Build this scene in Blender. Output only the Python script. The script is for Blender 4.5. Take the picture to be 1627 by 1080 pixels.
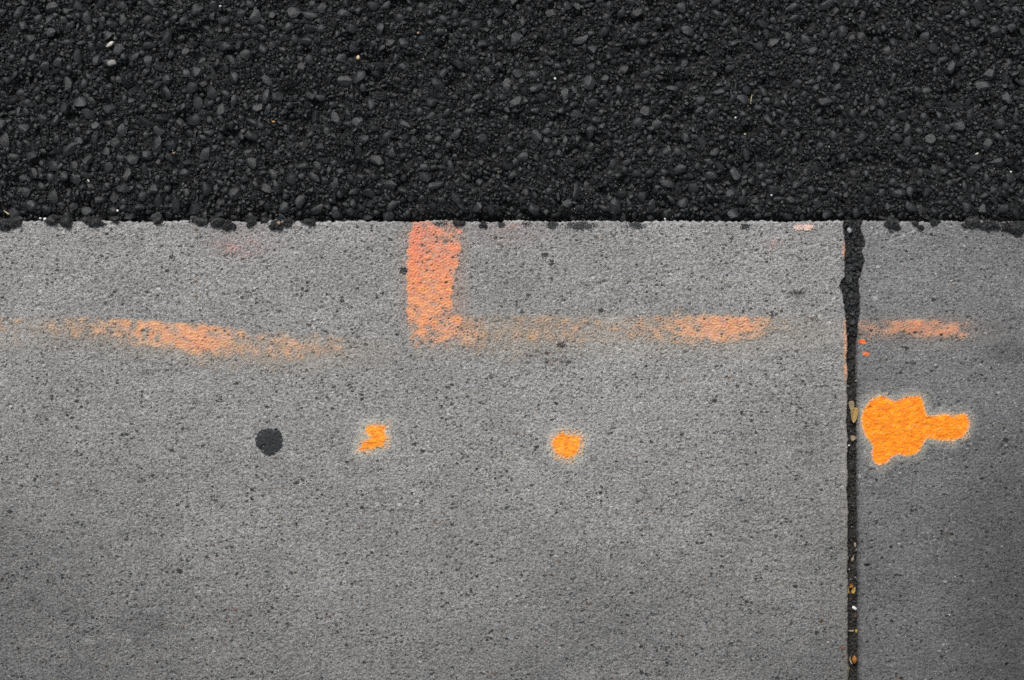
import bpy, bmesh, math, random
import numpy as np
from mathutils import Vector, Matrix, Euler

for o in list(bpy.data.objects):
    bpy.data.objects.remove(o, do_unlink=True)
scene = bpy.context.scene
C = scene.collection

# ------------------------------------------------------------------ camera, sky, sun, exposure
MM = 0.0006                                   # metres on the ground per pixel of the 1627 px wide picture
def X(px): return (px - 813.5) * MM
def Y(py): return (540.0 - py) * MM

cam_d = bpy.data.cameras.new('camera')
cam = bpy.data.objects.new('camera', cam_d); C.objects.link(cam)
cam.location = (0, 0, 1.5); cam.rotation_euler = (0, 0, 0)
cam_d.sensor_width = 36.0
cam_d.lens = 36.0 * 1.5 / (1627 * MM)
cam_d.clip_start = 0.01; cam_d.clip_end = 500
scene.camera = cam

SUN_EL, SUN_AZ = math.radians(50), math.radians(-20)      # azimuth from +y (top of the picture), negative = towards the left
world = bpy.data.worlds.new('World'); scene.world = world; world.use_nodes = True
wn = world.node_tree; wn.nodes.clear()
w_out = wn.nodes.new('ShaderNodeOutputWorld'); w_bg = wn.nodes.new('ShaderNodeBackground')
w_sky = wn.nodes.new('ShaderNodeTexSky'); w_hs = wn.nodes.new('ShaderNodeHueSaturation')
w_sky.sky_type = 'NISHITA'; w_sky.sun_disc = False
w_sky.sun_elevation = SUN_EL; w_sky.sun_rotation = SUN_AZ
w_sky.air_density = 1.0; w_sky.dust_density = 4.0; w_sky.ozone_density = 1.0
w_hs.inputs['Saturation'].default_value = 0.22            # an overcast sky is nearly white
w_bg.inputs['Strength'].default_value = 0.13
wn.links.new(w_sky.outputs[0], w_hs.inputs['Color']); wn.links.new(w_hs.outputs[0], w_bg.inputs[0]); wn.links.new(w_bg.outputs[0], w_out.inputs[0])

sun_d = bpy.data.lights.new('sun', 'SUN'); sun_d.energy = 1.5; sun_d.angle = math.radians(11); sun_d.color = (1.0, 0.97, 0.93)
sun = bpy.data.objects.new('sun', sun_d); C.objects.link(sun)
sdir = Vector((math.sin(SUN_AZ) * math.cos(SUN_EL), math.cos(SUN_AZ) * math.cos(SUN_EL), math.sin(SUN_EL)))
sun.rotation_euler = (-sdir).to_track_quat('-Z', 'Y').to_euler(); sun.location = sdir * 20

scene.render.engine = 'CYCLES'
scene.cycles.max_bounces = 5; scene.cycles.diffuse_bounces = 3
scene.cycles.use_denoising = False
scene.view_settings.view_transform = 'Standard'; scene.view_settings.look = 'None'
scene.view_settings.exposure = 0.0; scene.view_settings.gamma = 1.0
scene.view_settings.use_curve_mapping = False

# ------------------------------------------------------------------ helpers
rng = np.random.default_rng(7)
R = random.Random(11)

def tag(o, label=None, cat=None, group=None, kind=None):
    if label: o['label'] = label
    if cat: o['category'] = cat
    if group: o['group'] = group
    if kind: o['kind'] = kind
    return o

def mesh_from(name, V, F, mats=(), smooth=True):
    """V (n,3), F (m,k) with one k, or a list of such arrays."""
    Fs = F if isinstance(F, list) else [F]
    me = bpy.data.meshes.new(name)
    V = np.ascontiguousarray(V, np.float32)
    me.vertices.add(len(V)); me.vertices.foreach_set('co', V.ravel())
    loops = np.concatenate([f.ravel() for f in Fs]).astype(np.int32)
    tot = np.concatenate([np.full(len(f), f.shape[1], np.int32) for f in Fs])
    start = np.concatenate([[0], np.cumsum(tot)[:-1]]).astype(np.int32)
    me.loops.add(len(loops)); me.loops.foreach_set('vertex_index', loops)
    me.polygons.add(len(tot)); me.polygons.foreach_set('loop_start', start); me.polygons.foreach_set('loop_total', tot)
    me.polygons.foreach_set('use_smooth', np.full(len(tot), smooth))
    for m in mats: me.materials.append(m)
    me.update(calc_edges=True); me.validate()
    return me

def link(name, me, parent=None):
    o = bpy.data.objects.new(name, me); C.objects.link(o)
    if parent is not None: o.parent = parent
    return o

def fattr(me, name, vals):
    a = me.attributes.new(name, 'FLOAT', 'POINT'); a.data.foreach_set('value', np.ascontiguousarray(vals, np.float32).ravel())

def cattr(me, name, rgb):
    a = me.attributes.new(name, 'FLOAT_COLOR', 'POINT')
    rgba = np.ones((len(rgb), 4), np.float32); rgba[:, :3] = rgb
    a.data.foreach_set('color', rgba.ravel())

def fnoise(ny, nx, wl, width=0.5, ax=1.0, seed=0):
    """band-passed noise, wavelength wl in samples; ax > 1 stretches it along x. Unit deviation."""
    r = np.random.default_rng(seed)
    f = np.fft.rfft2(r.standard_normal((ny, nx)))
    fy = np.fft.fftfreq(ny)[:, None]; fx = np.fft.rfftfreq(nx)[None, :] * ax
    q = np.sqrt(fx * fx + fy * fy) + 1e-9
    n = np.fft.irfft2(f * np.exp(-(np.log(q * wl) / width) ** 2), (ny, nx))
    return n / n.std()

def sstep(a, b, x):
    t = np.clip((x - a) / (b - a), 0, 1); return t * t * (3 - 2 * t)

def rank01(a):
    r = np.empty(a.size); r[np.argsort(a.ravel())] = np.linspace(0, 1, a.size); return r.reshape(a.shape)

def quads(ny, nx, off=0):
    j, i = np.mgrid[0:ny - 1, 0:nx - 1]; a = off + j * nx + i
    return np.stack([a, a + 1, a + nx + 1, a + nx], -1).reshape(-1, 4)

# ------------------------------------------------------------------ materials
def new_mat(name):
    m = bpy.data.materials.new(name); m.use_nodes = True
    nt = m.node_tree; b = nt.nodes['Principled BSDF']
    return m, nt, b

class N:
    """small node writer"""
    def __init__(s, nt): s.nt = nt
    def new(s, t, **kw):
        n = s.nt.nodes.new(t)
        for k, v in kw.items(): setattr(n, k, v)
        return n
    def link(s, a, b): s.nt.links.new(a, b)
    def val(s, sock, v):
        if hasattr(v, 'is_linked') or hasattr(v, 'links'): s.link(v, sock)
        else: sock.default_value = v
    def math(s, op, a, b=0.0, clamp=False):
        n = s.new('ShaderNodeMath', operation=op, use_clamp=clamp); s.val(n.inputs[0], a); s.val(n.inputs[1], b); return n.outputs[0]
    def noise(s, vec, scale, detail=2.0, rough=0.5):
        n = s.new('ShaderNodeTexNoise'); s.link(vec, n.inputs['Vector'])
        n.inputs['Scale'].default_value = scale; n.inputs['Detail'].default_value = detail; n.inputs['Roughness'].default_value = rough
        return n.outputs['Fac']
    def ramp(s, fac, stops):
        n = s.new('ShaderNodeValToRGB'); s.link(fac, n.inputs[0]); e = n.color_ramp.elements
        while len(e) < len(stops): e.new(0.5)
        for k, (p, c) in enumerate(stops):
            e[k].position = p; e[k].color = (c if len(c) == 4 else (*c, 1))
        return n.outputs[0]
    def mix(s, fac, a, b, blend='MIX'):
        n = s.new('ShaderNodeMix', data_type='RGBA', blend_type=blend)
        s.val(n.inputs[0], fac)
        for sock, v in ((n.inputs[6], a), (n.inputs[7], b)):
            if isinstance(v, (tuple, list)): sock.default_value = v if len(v) == 4 else (*v, 1)
            else: s.link(v, sock)
        return n.outputs[2]
    def bump(s, h, strength, dist):
        n = s.new('ShaderNodeBump'); s.link(h, n.inputs['Height']); n.inputs['Strength'].default_value = strength; n.inputs['Distance'].default_value = dist
        return n.outputs[0]
    def mapping(s, vec, scale):
        n = s.new('ShaderNodeMapping'); s.link(vec, n.inputs[0]); n.inputs['Scale'].default_value = scale; return n.outputs[0]

def concrete(name, grey, contrast, tintv=(1.0, 1.0, 0.99), dk=(.44, .34, .034)):
    m, nt, b = new_mat(name); n = N(nt)
    tc = n.new('ShaderNodeTexCoord').outputs['Object']
    st = n.mapping(tc, (0.7, 1.0, 1.0))
    g1 = n.noise(st, 520, 3, 0.66)
    g2 = n.noise(tc, 1150, 2, 0.6)
    blot = n.noise(tc, 14, 4, 0.6)
    s = n.math('ADD', n.math('MULTIPLY', g1, 0.55), n.math('MULTIPLY', g2, 0.45))
    lo, hi = grey * (1 - contrast), grey * (1 + contrast * 1.25)
    col = n.ramp(s, [(0.35, (lo * tintv[0], lo * tintv[1], lo * tintv[2])), (0.5, (grey * tintv[0], grey * tintv[1], grey * tintv[2])), (0.65, (hi, hi, hi * 0.985))])
    brush = n.noise(n.mapping(tc, (0.05, 1.0, 1.0)), 260, 2, 0.5)
    col = n.mix(1.0, col, n.ramp(brush, [(0.3, (0.93, 0.93, 0.93)), (0.7, (1.06, 1.06, 1.06))]), 'MULTIPLY')
    # single sand grains: pale, a few brownish, dark ones also painting in pit shade; sizes vary from cell to cell
    patchy = n.ramp(n.noise(tc, 42, 3, 0.6), [(0.34, (.35, .35, .35)), (0.66, (1.5, 1.5, 1.5))])
    def grains(scale, fdark, fpale, fbrown, col):
        vo = n.new('ShaderNodeTexVoronoi'); vo.inputs['Scale'].default_value = scale; n.link(st, vo.inputs['Vector'])
        wob = n.math('ADD', vo.outputs['Distance'], n.math('MULTIPLY', n.math('SUBTRACT', g2, 0.5), 0.5))
        sep = n.new('ShaderNodeSeparateColor'); n.link(vo.outputs['Color'], sep.inputs[0])
        def sel(ch, frac, size):
            k = n.math('DIVIDE', n.math('SUBTRACT', sep.outputs[ch], 1 - frac), frac, True)
            return n.math('MULTIPLY', n.math('LESS_THAN', wob, n.math('ADD', n.math('MULTIPLY', n.math('MULTIPLY', k, patchy), size), 0.06)), n.math('GREATER_THAN', sep.outputs[ch], 1 - frac))
        col = n.mix(n.math('MULTIPLY', sel(0, fdark, 0.33), 0.86), col, (grey * 0.10, grey * 0.10, grey * 0.105))
        col = n.mix(n.math('MULTIPLY', sel(1, fpale, 0.30), 0.75), col, (0.66, 0.66, 0.64))
        if fbrown: col = n.mix(n.math('MULTIPLY', sel(2, fbrown, 0.36), 0.7), col, (0.20, 0.13, 0.07))
        return col
    col = grains(620, dk[0], 0.16, 0, col)
    col = grains(300, dk[1], 0.07, 0.012, col)
    col = grains(185, dk[2], 0.01, 0, col)
    ov = n.new('ShaderNodeAttribute', attribute_name='overspray')
    ovw = n.new('ShaderNodeAttribute', attribute_name='overspray_weight')
    col = n.mix(n.math('MULTIPLY', ovw.outputs['Fac'], n.ramp(s, [(0.36, (.35, .35, .35)), (0.6, (1, 1, 1))])), col, ov.outputs['Color'])
    # blotches, painted falloff shade plus stains, scratches
    bl = n.ramp(blot, [(0.3, (0.90, 0.90, 0.90)), (0.7, (1.07, 1.07, 1.07))])
    col = n.mix(1.0, col, bl, 'MULTIPLY')
    at = n.new('ShaderNodeAttribute', attribute_name='shade_grime')
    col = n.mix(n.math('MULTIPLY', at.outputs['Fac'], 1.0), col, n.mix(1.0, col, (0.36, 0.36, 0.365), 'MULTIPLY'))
    sc = n.new('ShaderNodeAttribute', attribute_name='scratch')
    col = n.mix(n.math('MULTIPLY', sc.outputs['Fac'], 0.5), col, (0.56, 0.56, 0.55))
    n.link(col, b.inputs['Base Color'])
    b.inputs['Roughness'].default_value = 0.9; b.inputs['Specular IOR Level'].default_value = 0.25
    hgt = n.math('ADD', n.math('MULTIPLY', g2, 0.5), g1)
    n.link(n.bump(hgt, 0.9, 0.0021), b.inputs['Normal'])
    return m

def bitumen(name, lo, hi, rough=(0.42, 0.7), use_attr=True):
    m, nt, b = new_mat(name); n = N(nt)
    pos = n.new('ShaderNodeNewGeometry').outputs['Position']
    fine = n.noise(pos, 900, 3, 0.6); patch = n.noise(pos, 130, 2, 0.5)
    if use_attr:
        t = n.new('ShaderNodeAttribute', attribute_name='tint').outputs['Fac']
    else:
        t = n.new('ShaderNodeObjectInfo').outputs['Random']
    f = n.math('ADD', n.math('MULTIPLY', t, 0.65), n.math('MULTIPLY', patch, 0.35))
    col = n.ramp(f, [(0.15, lo), (0.85, hi)])
    spk = n.ramp(fine, [(0.4, (0.75, 0.75, 0.75)), (0.66, (1.25, 1.25, 1.25)), (0.78, (2.2, 2.2, 2.2))])
    col = n.mix(1.0, col, spk, 'MULTIPLY')
    n.link(col, b.inputs['Base Color'])
    r = n.math('ADD', n.math('MULTIPLY', patch, rough[1] - rough[0]), rough[0])
    n.link(r, b.inputs['Roughness']); b.inputs['Specular IOR Level'].default_value = 0.45
    coat = n.noise(pos, 420, 4, 0.7)
    n.link(n.bump(n.math('ADD', coat, n.math('MULTIPLY', fine, 0.4)), 0.65, 0.0012), b.inputs['Normal'])
    return m

def plain(name, col, rough=0.7, var=0.25, scale=400, bump=0.4, dist=0.0005, spec=0.3):
    m, nt, b = new_mat(name); n = N(nt)
    pos = n.new('ShaderNodeNewGeometry').outputs['Position']
    f = n.noise(pos, scale, 3, 0.6)
    c0 = tuple(c * (1 - var) for c in col); c1 = tuple(min(1, c * (1 + var)) for c in col)
    n.link(n.ramp(f, [(0.3, c0), (0.7, c1)]), b.inputs['Base Color'])
    b.inputs['Roughness'].default_value = rough; b.inputs['Specular IOR Level'].default_value = spec
    n.link(n.bump(f, bump, dist), b.inputs['Normal'])
    return m

def paint_mat(name):
    m, nt, b = new_mat(name); n = N(nt)
    tc = n.new('ShaderNodeTexCoord').outputs['Object']
    c = n.new('ShaderNodeAttribute', attribute_name='paint').outputs['Color']
    g = n.noise(n.mapping(tc, (0.6, 1, 1)), 420, 3, 0.6)
    sh = n.ramp(g, [(0.32, (0.88, 0.82, 0.70)), (0.55, (1, 1, 1)), (0.72, (1.05, 1.10, 1.5))])
    n.link(n.mix(1.0, c, sh, 'MULTIPLY'), b.inputs['Base Color'])
    b.inputs['Roughness'].default_value = 0.75; b.inputs['Specular IOR Level'].default_value = 0.25
    n.link(n.bump(g, 0.30, 0.0006), b.inputs['Normal'])
    return m

def attr_mat(name, attr, rough=0.8, scale=700):
    m, nt, b = new_mat(name); n = N(nt)
    pos = n.new('ShaderNodeNewGeometry').outputs['Position']
    c = n.new('ShaderNodeAttribute', attribute_name=attr).outputs['Color']
    f = n.noise(pos, scale, 2, 0.6)
    n.link(n.mix(1.0, c, n.ramp(f, [(0.3, (0.75, 0.75, 0.75)), (0.7, (1.2, 1.2, 1.2))]), 'MULTIPLY'), b.inputs['Base Color'])
    b.inputs['Roughness'].default_value = rough; b.inputs['Specular IOR Level'].default_value = 0.3
    n.link(n.bump(f, 0.4, 0.0005), b.inputs['Normal'])
    return m

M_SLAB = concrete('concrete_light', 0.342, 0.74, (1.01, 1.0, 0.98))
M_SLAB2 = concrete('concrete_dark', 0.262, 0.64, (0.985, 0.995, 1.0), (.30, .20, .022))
M_BIT = bitumen('bitumen_fines', (0.010, 0.0109, 0.0117), (0.028, 0.0308, 0.0332), (0.29, 0.50))
M_STONE = bitumen('bitumen_stone', (0.011, 0.0123, 0.0135), (0.026, 0.0292, 0.0322), (0.27, 0.46), use_attr=False)
M_BED = bitumen('bitumen_bed', (0.008, 0.008, 0.008), (0.014, 0.0145, 0.015), (0.6, 0.85), use_attr=False)
M_TAR = bitumen('bitumen_tar', (0.010, 0.0105, 0.011), (0.032, 0.034, 0.036), (0.4, 0.7))
M_PAINT = paint_mat('spray_paint')
M_DIRT = plain('joint_dirt', (0.042, 0.039, 0.036), 0.95, 0.6, 500, 0.9, 0.001)
M_GROUND = plain('ground_soil', (0.10, 0.085, 0.065), 0.95, 0.4, 6, 0.8, 0.02)

# ------------------------------------------------------------------ ground
YE = Y(351)                                    # the line where road meets pavement
gv = np.array([[-120, -120, -.05], [120, -120, -.05], [120, 120, -.05], [-120, 120, -.05]], float)
tag(link('ground', mesh_from('ground', gv, np.array([[0, 1, 2, 3]]), [M_GROUND])), kind='structure')

# ------------------------------------------------------------------ pavement: two slabs with a joint between
STEP = 0.001
pavement = bpy.data.objects.new('pavement', None); C.objects.link(pavement)
tag(pavement, kind='structure')

def curve(pts):
    p = np.array(pts, float); return lambda t: np.interp(t, p[:, 0], p[:, 1])

# joint edges, x (px) as a function of y (px)
left_edge = curve([(340, 1341), (365, 1341), (380, 1343), (440, 1343), (448, 1337), (455, 1334), (466, 1340), (480, 1341), (500, 1344), (540, 1346), (700, 1347), (1100, 1348)])
right_edge = curve([(340, 1370), (352, 1371), (362, 1367), (385, 1374), (400, 1370), (412, 1374), (430, 1369), (445, 1365), (480, 1366), (500, 1367), (520, 1364), (545, 1363), (700, 1364), (1100, 1366)])

def build_slab(name, x0, x1, y0, y1, jside, edge_fn, mat, seed, rough, arris, outer):
    """dense relief in the part near the frame; jside = which x side is the joint ('hi' or 'lo')."""
    nx = int(round((x1 - x0) / STEP)) + 1; ny = int(round((y1 - y0) / STEP)) + 1
    xs = np.linspace(x0, x1, nx); ys = np.linspace(y0, y1, ny)
    gx, gy = np.meshgrid(xs, ys)
    r = np.random.default_rng(seed)
    h = 0.00030 * rough * fnoise(ny, nx, 2.5, 0.35, 1.35, seed) + 0.00011 * rough * fnoise(ny, nx, 6.5, 0.5, 1.4, seed + 1)
    h += 0.00020 * fnoise(ny, nx, 30, 0.6, 1.2, seed + 2) + 0.00045 * fnoise(ny, nx, 160, 0.6, 1, seed + 3)
    # pits where air bubbles broke and sand grains fell out
    pits = fnoise(ny, nx, 5.0, 0.4, 1.2, seed + 4) + 0.55 * fnoise(ny, nx, 60, 0.6, 1, seed + 5)
    h -= 0.0011 * rough * sstep(2.35, 3.3, pits)
    npit = int((x1 - x0) * (y1 - y0) * 13000 * rough)
    for _ in range(npit):
        cx, cy = r.uniform(x0 + .006, x1 - .006), r.uniform(y0 + .006, y1 - .006)
        ra = r.choice([0.0007, 0.0010, 0.0014, 0.0021], p=[.52, .36, .10, .02]); el = r.uniform(.6, 1.8); de = r.uniform(0.0008, 0.0026)
        i0, j0 = int((cx - x0) / STEP), int((cy - y0) / STEP)
        sl = (slice(max(0, j0 - 5), j0 + 7), slice(max(0, i0 - 5), i0 + 7))
        d = np.hypot((gx[sl] - cx) / el, gy[sl] - cy) / ra
        h[sl] -= de * sstep(1.25, 0.45, d)
    fade = sstep(0, .01, gy - y0) * (sstep(0, .01, gx - x0) if jside == 'hi' else sstep(0, .01, x1 - gx))
    # bend the grid onto the broken edges
    n1 = fnoise(1, nx, 9, .7, 1, seed + 6)[0] * .0004 + fnoise(1, nx, 60, .6, 1, seed + 7)[0] * .0005
    wy = sstep(y1 - .02, y1, gy); vy = gy + wy * n1[None, :]
    n2 = fnoise(ny, 1, 9, .6, 1, seed + 8)[:, 0] * .0002 + fnoise(ny, 1, 40, .6, 1, seed + 10)[:, 0] * .0003
    ex = X(edge_fn(540 - ys / MM)) + n2
    if jside == 'hi':
        wx = sstep(x1 - .02, x1, gx); vx = gx + wx * (ex[:, None] - x1); dj = ex[:, None] - vx
    else:
        wx = sstep(x0 + .02, x0, gx); vx = gx + wx * (ex[:, None] - x0); dj = vx - ex[:, None]
    dt = (y1 + n1[None, :]) - vy
    def rnd(d, rr):
        t = np.clip(1 - d / rr, 0, 1); return -rr * (1 - np.sqrt(np.maximum(0, 1 - t * t))) * .9
    z = h * fade + rnd(dj, np.where(gy > Y(530), .002, arris)) + rnd(dt, .0016)
    P = np.stack([vx, vy, z], -1)
    V = [P.reshape(-1, 3)]; F = [quads(ny, nx)]; cnt = ny * nx
    # skirts down both open sides
    def skirt(line, ids, flip):
        nonlocal cnt
        n = len(line); a = line.copy(); a[:, 2] = -.012; bt = line.copy(); bt[:, 2] = -.06
        wob = np.random.default_rng(seed + 9).normal(0, .0001, n); a[:, 0] += wob; a[:, 1] += wob
        V.extend([a, bt]); ia = cnt + np.arange(n); ib = ia + n; cnt += 2 * n
        for p, q in ((ids, ia), (ia, ib)):
            f = np.stack([p[:-1], p[1:], q[1:], q[:-1]], -1); F.append(f[:, ::-1] if flip else f)
    idx = np.arange(ny * nx).reshape(ny, nx)
    skirt(P[-1], idx[-1], True)
    skirt(P[:, -1] if jside == 'hi' else P[:, 0], idx[:, -1] if jside == 'hi' else idx[:, 0], jside == 'hi')
    # the rest of the slab outside the picture
    ox, oy = outer
    def box(ax, ay, bx, by):
        nonlocal cnt
        qx, qy = np.meshgrid(np.linspace(ax, bx, max(2, int((bx - ax) / .03))), np.linspace(ay, by, max(2, int((by - ay) / .03))))
        k, l = qx.shape; top = np.stack([qx, qy, np.zeros_like(qx)], -1)
        V.append(top.reshape(-1, 3)); F.append(quads(k, l, cnt)); cnt += k * l
        for (p, q) in (((ax, by), (bx, by)), ((ax, ay), (ax, by)), ((bx, ay), (bx, by)), ((ax, ay), (bx, ay))):
            V.append(np.array([[*p, 0], [*q, 0], [*q, -.06], [*p, -.06]], float)); F.append(cnt + np.array([[0, 1, 2, 3]])); cnt += 4
    if jside == 'hi':
        box(ox, oy, x0, y1); box(x0, oy, ex[0], y0)
    else:
        box(x1, oy, ox, y1); box(ex[0], oy, x1, y0)
    V = np.concatenate(V); me = mesh_from(name, V, F, [mat])
    o = link(name, me, pavement)
    return o, P, h

def mottle_field(x, y, seed):
    """mottle from summed sines; roughens slab marks and the falloff painted into the colour."""
    r = np.random.default_rng(seed)
    g = np.zeros_like(x)
    for wl, am in ((.34, .5), (.15, .32), (.07, .22), (.03, .15), (.012, .10)):
        for _ in range(7):
            a = r.uniform(0, 6.283); k = 6.283 / (wl * r.uniform(.75, 1.3))
            g += am / 2.2 * np.sin(k * (x * math.cos(a) + y * math.sin(a)) + r.uniform(0, 6.283))
    return g

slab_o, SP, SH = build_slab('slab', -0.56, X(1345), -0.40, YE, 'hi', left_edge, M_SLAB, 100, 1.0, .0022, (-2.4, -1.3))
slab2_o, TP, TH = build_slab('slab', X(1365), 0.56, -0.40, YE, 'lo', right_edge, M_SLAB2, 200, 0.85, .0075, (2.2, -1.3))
tag(slab_o, 'light grey rough concrete slab with faded orange stripes')
tag(slab2_o, 'darker grey concrete slab right of the joint')

def seg_dist(px, py, a, b):
    ax, ay = a; bx, by = b; dx, dy = bx - ax, by - ay
    t = np.clip(((px - ax) * dx + (py - ay) * dy) / (dx * dx + dy * dy), 0, 1)
    return np.hypot(px - ax - t * dx, py - ay - t * dy)

def poly_sdf(px, py, poly):
    """negative inside"""
    P = np.array(poly, float); Q = np.roll(P, -1, 0); d = np.full(px.shape, 1e9); inside = np.zeros(px.shape, bool)
    for (ax, ay), (bx_, by_) in zip(P, Q):
        d = np.minimum(d, seg_dist(px, py, (ax, ay), (bx_, by_)))
        c = ((ay > py) != (by_ > py)) & (px < (bx_ - ax) * (py - ay) / (by_ - ay + 1e-12) + ax); inside ^= c
    return np.where(inside, -d, d)

def z(ox, oy, s, pts): return [(ox + u / s, oy + v / s) for u, v in pts]
BLOTCH = z(1360, 610, 7.2, [(50,390),(70,300),(120,220),(190,150),(270,125),(330,130),(390,165),(440,185),(480,180),(540,145),(620,135),(730,130),(765,170),(790,270),(810,350),(880,360),(940,350),(1010,335),(1100,360),(1160,345),(1220,325),(1270,350),(1295,410),(1305,470),(1270,550),(1210,610),(1110,655),(990,655),(900,635),(800,630),(770,700),(740,760),(680,810),(570,840),(490,820),(420,850),(370,910),(290,945),(220,930),(180,870),(165,800),(180,720),(150,660),(110,620),(75,540),(55,460)])
DOT1 = z(550, 650, 12, [(340,430),(335,350),(390,290),(500,265),(620,270),(720,300),(800,285),(770,370),(745,450),(775,530),(765,610),(730,690),(650,740),(550,770),(440,780),(340,810),(235,790),(260,700),(285,620),(370,595),(440,560),(465,530),(400,485)])
DOT2 = z(860, 660, 12, [(230,400),(330,340),(400,290),(480,330),(560,360),(700,360),(765,400),(775,480),(750,580),(735,670),(690,750),(620,810),(520,845),(420,825),(330,775),(255,700),(210,620),(195,530)])
CURT = lambda px, xs, ys: np.interp(px, xs, ys)
def overspray(px, py, g):
    w = np.zeros(len(px)); c = np.tile(np.array((.55, .44, .30)), (len(px), 1))
    def lay(k, col):
        nonlocal w, c
        k = np.clip(k * (1 + .25 * g), 0, .75); m = k > w
        c[m] = col; w = np.maximum(w, k)
    c1 = CURT(px, [0, 150, 240, 330, 430, 550, 620], [520, 526, 534, 544, 555, 556, 556])
    k1 = CURT(px, [-60, 20, 120, 180, 240, 320, 400, 530, 580, 640], [.25, .2, .3, .42, .55, .55, .38, .30, .18, .10])
    lay(np.where(px < 640, k1 * np.exp(-((py - c1) / 27) ** 2) * sstep(-30, -12, py - c1), 0), (.62, .50, .37))
    k2 = CURT(px, [640, 660, 800, 950, 1080, 1190, 1210, 1300, 1340], [.0, .42, .40, .42, .45, .5, .3, .16, .12])
    lay(np.where((px > 640) & (px < 1345), k2 * np.exp(-((py - 528) / 33) ** 2) * sstep(490, 506, py), 0), (.62, .52, .39))
    k3 = CURT(px, [1360, 1400, 1480, 1540, 1555, 1627], [.2, .3, .45, .45, .18, 0])
    lay(np.where(px > 1360, k3 * np.exp(-((py - 524) / 20) ** 2), 0), (.42, .28, .19))
    lay(.42 * np.exp(-((px - 690) / 50) ** 4) * sstep(350, 370, py) * sstep(560, 490, py), (.62, .33, .22))
    le = left_edge(py) - px
    lay(.45 * ((le > -3) & (px < 1350)) * sstep(16, 4, le + 3 * g) * sstep(540, 600, py), (.44, .40, .33))
    lay(.16 * np.exp(-((px - 385) / 60) ** 2 - ((py - 386) / 26) ** 2), (.55, .30, .28)); lay(.12 * np.exp(-((px - 800) / 70) ** 2 - ((py - 374) / 22) ** 2), (.55, .30, .28))
    for (poly, bx_, rr, kk) in ((BLOTCH, (1355, 615, 1560, 760), 8.5, .66), (DOT1, (555, 655, 640, 740), 9.5, .85), (DOT2, (860, 665, 945, 750), 10.5, .85)):
        m = (px > bx_[0] - 15) & (px < bx_[2] + 15) & (py > bx_[1] - 15) & (py < bx_[3] + 15)
        k = np.zeros(len(px)); sd = poly_sdf(px[m], py[m], poly); k[m] = kk * np.exp(-np.maximum(0, sd - 1.5) ** 2 / rr ** 2)
        lay(k, (.66, .64, .55))
    return c, w
SCR = [((1230, 402), (1300, 388)), ((1268, 461), (1305, 432)), ((1303, 432), (1340, 404)), ((1154, 472), (1180, 433)), ((1232, 413), (1268, 434)), ((1258, 398), (1297, 390)),
       ((1286, 500), (1316, 484)), ((1318, 437), (1334, 427)), ((1205, 447), (1222, 462)), ((1410, 385), (1462, 362)), ((1238, 485), (1258, 472)), ((1295, 420), (1330, 398)),
       ((1388, 372), (1440, 352)), ((1180, 420), (1190, 408))]
for o, seed in ((slab_o, 5), (slab2_o, 9)):
    me = o.data; co = np.empty(len(me.vertices) * 3, np.float32); me.vertices.foreach_get('co', co); co = co.reshape(-1, 3).astype(float)
    px, py = co[:, 0] / MM + 813.5, 540 - co[:, 1] / MM
    g = mottle_field(co[:, 0], co[:, 1], seed)
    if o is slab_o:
        falloff = .50 * sstep(600, 1150, py) + .36 * sstep(420, -60, px) * sstep(450, 1000, py) + .16 * sstep(1050, 1330, px) * sstep(450, 800, py) + .06  # lens falloff and shade painted into the slab colour, darker towards bottom and sides
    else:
        falloff = .10 + .56 * sstep(420, 950, py) + .26 * sstep(1420, 1640, px)  # same painted falloff, darker towards the bottom and right
    shade_grime = np.clip(falloff + .09 * g, 0, 1)  # painted falloff broken up by mottle; local stains are added below
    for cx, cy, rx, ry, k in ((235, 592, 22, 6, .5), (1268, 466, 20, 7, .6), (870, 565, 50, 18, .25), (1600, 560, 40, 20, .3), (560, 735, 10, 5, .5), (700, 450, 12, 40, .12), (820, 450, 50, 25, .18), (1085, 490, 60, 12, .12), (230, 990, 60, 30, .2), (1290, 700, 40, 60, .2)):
        shade_grime = np.maximum(shade_grime, np.minimum(1, shade_grime + k * sstep(1.2, .3, np.hypot((px - cx) / rx, (py - cy) / ry) + .25 * g)))
    fattr(me, 'shade_grime', shade_grime)
    oc, ow = overspray(px, py, g); fattr(me, 'overspray_weight', ow); cattr(me, 'overspray', oc)
    s = np.zeros(len(px))
    near = (px > 1120) & (px < 1480) & (py > 340) & (py < 520)
    for a, b in SCR:
        s[near] = np.maximum(s[near], sstep(2.2, .5, seg_dist(px[near], py[near], a, b)))
    rim = sstep(4.2, 1.2, py - 351 + 1.2 * g) * (py < 360) * (.55 + .45 * np.sin(px * .071) * np.sin(px * .023 + 1))
    s = np.maximum(s, np.clip(rim, 0, 1))
    fattr(me, 'scratch', s * .9)

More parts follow.
